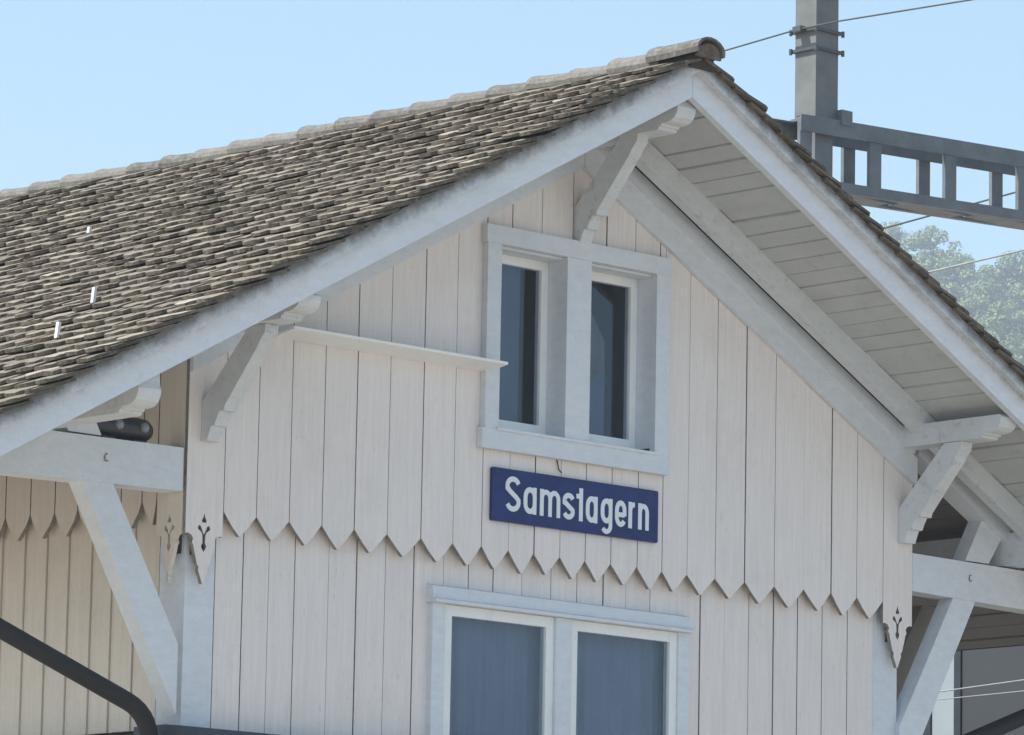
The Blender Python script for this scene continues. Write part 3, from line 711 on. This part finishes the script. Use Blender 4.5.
# ------------------------------------------------------------------ railway gantry
XM, YM = 16.516, 11.259
gan = empty('railway_gantry', (XM+.15, YM+.13, 0))
tag(gan, 'grey steel railway gantry with box mast and ladder beam behind the roof', 'gantry')
def gp(o): return child_local(o, gan)
gp(box('mast', XM, XM+.295, YM, YM+.26, 6.345, 8.6, STEEL, None, .008))
gp(box('mast_lower', XM+.03, XM+.265, YM+.03, YM+.24, -ZO+.25, 6.320, STEEL_D, None, .006))
gp(box('mast_plate', XM-.03, XM+.32, YM-.025, YM+.285, 6.3205, 6.3445, STEEL_D, None, .003))
gp(box('base_plinth', XM-.25, XM+.55, YM-.25, YM+.5, -ZO-.3, -ZO+.25, PLASTER, None, .02))
gp(box('bracket', XM+.28, XM+.42, YM-.07, YM-.01, 6.30, 6.44, STEEL_D, None, .004))
def gz(x): return .042*(x-16.27)
YF, YB = YM-.055, YM+.315
def chord(x0, x1, y0, y1, z0, z1):
    bm = bmesh.new(); add_prism(bm, [(x0, z0+gz(x0)), (x1, z0+gz(x1)), (x1, z1+gz(x1)), (x0, z1+gz(x0))], 'y', y0, y1)
    return gp(finish('chord', bm, STEEL_D, None, .004))
X_END = 27.0
for (yy, xs2) in ((YF, 16.272), (YB, 15.75)):
    sgn = 1
    chord(xs2, X_END, yy, yy+.012, 6.165, 6.318)         # channel web
    chord(xs2, X_END, yy-(.0 if yy == YF else .06)+.0125, yy+.075-(.0 if yy == YF else .06), 6.302, 6.3175)
    chord(xs2, X_END, yy, yy+.012, 5.650, 5.745)
    chord(xs2, X_END, yy-(.0 if yy == YF else .06)+.0125, yy+.075-(.0 if yy == YF else .06), 5.6505, 5.665)
for yy, xo in ((YF, 0.0), (YB, .046)):
    xv = [16.272+.002] if yy == YF else []
    xv += [17.204+xo+1.034*k for k in range(10)]
    for x in xv:
        bm = bmesh.new(); add_box(bm, x, x+.155, yy+.0125, yy+.05, 5.670+gz(x), 6.296+gz(x)); gp(finish('post', bm, STEEL_D, None, .003))
for k in range(10):
    x = 16.75+1.034*k
    bm = bmesh.new(); add_box(bm, x, x+.80, YF+.076, YB-.061, 5.652+gz(x+.4), 5.662+gz(x+.4)); gp(finish('batten_plate', bm, STEEL_D, None))
for z in (7.157, 6.978):
    bm = bmesh.new()
    add_box(bm, XM-.03, XM+.325, YM-.03, YM-.001, z-.014, z+.014); add_box(bm, XM-.03, XM-.001, YM, YM+.29, z-.014, z+.014)
    add_box(bm, XM-.03, XM+.325, YM+.261, YM+.29, z-.014, z+.014); add_box(bm, XM+.296, XM+.325, YM, YM+.2605, z-.014, z+.014)
    gp(finish('clamp', bm, CABLE, None))
    for (x, y) in ((XM-.03, YM+.29), (XM+.335, YM-.02), (XM-.02, YM-.02)):
        bm = bmesh.new(); add_tube(bm, [(x, y, z-.03), (x, y, z+.024)], .016, 8); gp(finish('clamp_bolt', bm, CABLE, None))
bm = bmesh.new(); add_box(bm, XM-.105, XM-.031, YM+.10, YM+.20, 7.135, 7.185); gp(finish('wire_clamp', bm, CABLE, None))
# far end of the gantry rests on a second mast, out of frame
gp(box('mast', X_END-.3, X_END, YM, YM+.25, -ZO-.2, 5.60, STEEL, None, .008))
# ------------------------------------------------------------------ wires along the track
def wire(name, label, pts, r, mat, group=None):
    o = tube(name, pts, r, mat, None, 6); tag(o, label, 'wire', group); return o
wire('overhead_wire', 'thin dark wire clamped to the gantry mast above the ridge', [(16.43, -40, 6.3), (16.43, -5, 6.62), (16.43, 5, 6.90), (16.43, 9.3, 7.099), (16.43, 10.9, 7.155), (16.43, 11.43, 7.157), (16.43, 12.33, 7.10), (16.43, 16, 6.9), (16.43, 40, 6.6)], .008, CABLE)
def wire_line(name, label, A, B, r, mat, ext=30):
    A, B = Vector(A), Vector(B); d = (B-A)
    pts = [A+d*t for t in (-ext, -ext/3, -1, 0, .25, .5, .75, 1, 2, ext/3, ext)]
    for p, t in zip(pts, (-ext, -ext/3, -1, 0, .25, .5, .75, 1, 2, ext/3, ext)): p.z = A.z+(B.z-A.z)*t if abs(t) < 3 else A.z+(B.z-A.z)*(3 if t > 0 else -3)
    wire(name, label, pts, r, mat)
wire_line('overhead_wire', 'upper grey wire crossing behind the gantry ladder beam', (22, 15.408, 6.616), (22, 13.501, 6.772), .010, CABLE, 12)
wire_line('overhead_wire', 'lower grey wire crossing in front of the wooded hill', (22, 14.775, 6.075), (22, 13.499, 6.151), .011, CABLE_L, 16)
wire_line('service_wire', 'upper of the pale wires before the grey clad building', (11, 4.884, .306), (11, 3.994, .349), .0055, CABLE_L, 12)
wire_line('service_wire', 'lower of the pale wires before the grey clad building', (11, 4.836, .253), (11, 3.994, .271), .004, CABLE_L, 12)

# ------------------------------------------------------------------ grey clad building beyond the right canopy
gb_ = empty('grey_building', (13.5, 1.5, 0)); tag(gb_, 'grey sheet clad building with pale end pillar beneath the right canopy', 'building')
def cb(o): return child_local(o, gb_)
for k in range(6):
    y1_ = 5.46-k*1.1
    cb(box('wall_panel', 12.0, 12.05, y1_-1.094, y1_, -ZO, 1.0, SHEETG, None, .004))
cb(box('frame', 11.985, 12.06, 5.465, 5.53, -ZO, 1.05, LAMP_D, None))
cb(box('pillar', 12.0, 12.25, 5.531, 5.76, -ZO, 1.05, PALE, None, .006))
cb(box('frame', 11.985, 12.06, 5.762, 5.84, -ZO, 1.05, LAMP_D, None))
cb(box('core', 12.06, 15.0, -1.1, 5.46, -ZO, 1.0, SHEETG, None))
cb(box('roof_cap', 11.95, 15.05, -1.15, 5.85, 1.051, 1.15, LAMP_D, None))

# ------------------------------------------------------------------ trees on the hill
def crown_mesh(seed, rx, rz, nclump, per, leaf):
    r = np.random.RandomState(seed); cs_ = []
    while len(cs_) < nclump:
        p = r.uniform(-1, 1, 3); q = np.linalg.norm(p)
        if q < 1 and q > .35: 
            cs_.append(p*np.array([rx, rx, rz])*(1+.12*r.randn()))
    V, Fq = [], []; k = 0
    for c in cs_:
        rad = r.uniform(.6, 1.45)
        for _ in range(per):
            o_ = r.randn(3); o_ = o_/np.linalg.norm(o_)*rad*r.uniform(.3, 1)**.5
            nrm = o_/np.linalg.norm(o_)+.35*r.randn(3); nrm /= np.linalg.norm(nrm)
            a = np.cross(nrm, r.randn(3)); a /= np.linalg.norm(a); b = np.cross(nrm, a)
            s_ = leaf*r.uniform(.6, 1.3); p = c+o_
            V += [p-a*s_, p-b*s_*.6, p+a*s_, p+b*s_*.6]; Fq.append((k, k+1, k+2, k+3)); k += 4
    me = bpy.data.meshes.new('crown'); me.from_pydata([tuple(v) for v in V], [], Fq); me.update(); me.materials.append(LEAF); return me
crowns = [crown_mesh(s, 3.2, 4.6, 60, 110, .23) for s in (1, 2, 3)]
def trunk_mesh(seed):
    bm = bmesh.new(); r = random.Random(seed)
    add_tube(bm, [(0, 0, -1), (.1, 0, 4), (.15, .1, 9), (.1, .2, 14)], [.34, .26, .18, .05], 8, 0)
    for k in range(6):
        a = r.uniform(0, 6.28); z = 6+k*1.2
        add_tube(bm, [(.1, 0, z), (1.0*math.cos(a), 1.0*math.sin(a), z+1.0), (2.2*math.cos(a), 2.2*math.sin(a), z+1.6)], [.12, .08, .03], 6, 0)
    me = bpy.data.meshes.new('trunk'); bm.to_mesh(me); bm.free(); me.materials.append(BARK); return me
trunks = [trunk_mesh(s) for s in (1, 2, 3)]
TREES = [ # u, v of the crown top, distance, scale, label
 (888, 221, 655, .62, 'slender hazy tree nearest the roof verge below the gantry beam'),
 (926, 228, 645, 1.0, 'broad hazy tree under the gantry, second from the roof verge'),
 (959, 246, 640, .90, 'round topped hazy tree in the middle of the skyline gap'),
 (1003, 251, 640, 1.05, 'tall hazy tree behind the lower wire near the right edge'),
 (1040, 246, 645, 1.0, 'hazy tree cut off by the right edge of the photo on the skyline'),
 (986, 274, 622, .80, 'small tree below the lower wire between two skyline trees'),
 (900, 262, 625, .95, 'shaded tree low against the tiles left of the lower wire'),
 (940, 284, 610, .95, 'shaded tree below the left end of the lower wire'),
 (974, 292, 600, .72, 'pale leaved small tree in mid slope of the hill'),
 (1000, 303, 590, .85, 'bright sunlit tree lowest but one on the hill'),
 (1024, 292, 602, .9, 'sunlit tree at the right edge on mid slope'),
 (960, 318, 588, .9, 'dark shaded tree just above the roof edge on the hill'),
 (1020, 334, 575, .8, 'sunlit tree at the right edge, lowest on the hill'),
 (990, 338, 572, .8, 'shaded tree low on the hill beside the tile edge'),
]
for i, (u, v, D, sc_, lab) in enumerate(TREES):
    top = CAM+ray(u, v)*D
    hp = Vector((top.x-CAM.x, top.y-CAM.y, 0)); gzz = hill_h(hp.dot(he), hp.dot(hl))
    H = top.z-gzz                                     # tree height from the slope to the crown top
    t_o = empty('broadleaf_tree', (top.x, top.y, gzz)); tag(t_o, lab, 'tree', 'trees on the wooded hill')
    k = i % 3; c = bpy.data.objects.new('crown', crowns[k]); COL.objects.link(c); c.parent = t_o
    c.scale = (sc_, sc_, sc_*1.0); c.location = (0, 0, H-4.7*sc_); c.rotation_euler = (0, 0, i*1.9)
    tr_ = bpy.data.objects.new('trunk', trunks[k]); COL.objects.link(tr_); tr_.parent = t_o; tr_.scale = (sc_, sc_, max(.3, (H-2*sc_)/14)); tr_.rotation_euler = (0, 0, i*2.3)
# undergrowth and crowns too many to tell apart
r = np.random.RandomState(5); V, Fq, k = [], [], 0
for _ in range(420):
    D = r.uniform(520, 690); L = r.uniform(-26, 22); p = Vector((CAM.x, CAM.y, 0))+he*D+hl*L
    hh = hill_h(D, L); top = r.uniform(2.5, 6.0)
    for _c in range(55):
        o_ = r.randn(3); o_ /= np.linalg.norm(o_); q = np.array([p.x, p.y, hh+top*.5])+o_*np.array([2.2, 2.2, top*.5])*r.uniform(.7, 1)
        nrm = o_+.7*r.randn(3); nrm /= np.linalg.norm(nrm); a = np.cross(nrm, r.randn(3)); a /= np.linalg.norm(a); b = np.cross(nrm, a); s_ = .42*r.uniform(.6, 1.3)
        V += [tuple(q-a*s_), tuple(q-b*s_*.6), tuple(q+a*s_), tuple(q+b*s_*.6)]; Fq.append((k, k+1, k+2, k+3)); k += 4
me = bpy.data.meshes.new('undergrowth'); me.from_pydata(V, [], Fq); me.update(); me.materials.append(LEAF)
o = bpy.data.objects.new('undergrowth', me); COL.objects.link(o); tag(o, 'dense green undergrowth between the trees on the hill', 'undergrowth', kind='stuff')

# ------------------------------------------------------------------ haze
bm = bmesh.new(); add_box(bm, -1170, 1170, -1170, 1170, -2.0, 150.0, 0.0)
HZ = bpy.data.materials.new('haze'); HZ.use_nodes = True; t_ = HZ.node_tree; t_.nodes.clear()
pv = N(t_, 'ShaderNodeVolumePrincipled'); pv.inputs['Color'].default_value = (0.80, 0.88, 1.0, 1); pv.inputs['Density'].default_value = 0.0009; pv.inputs['Anisotropy'].default_value = 0.2
ho = N(t_, 'ShaderNodeOutputMaterial'); t_.links.new(pv.outputs[0], ho.inputs['Volume'])
tag(finish('haze', bm, HZ), 'thin pale summer haze over the whole place', 'haze', kind='stuff')
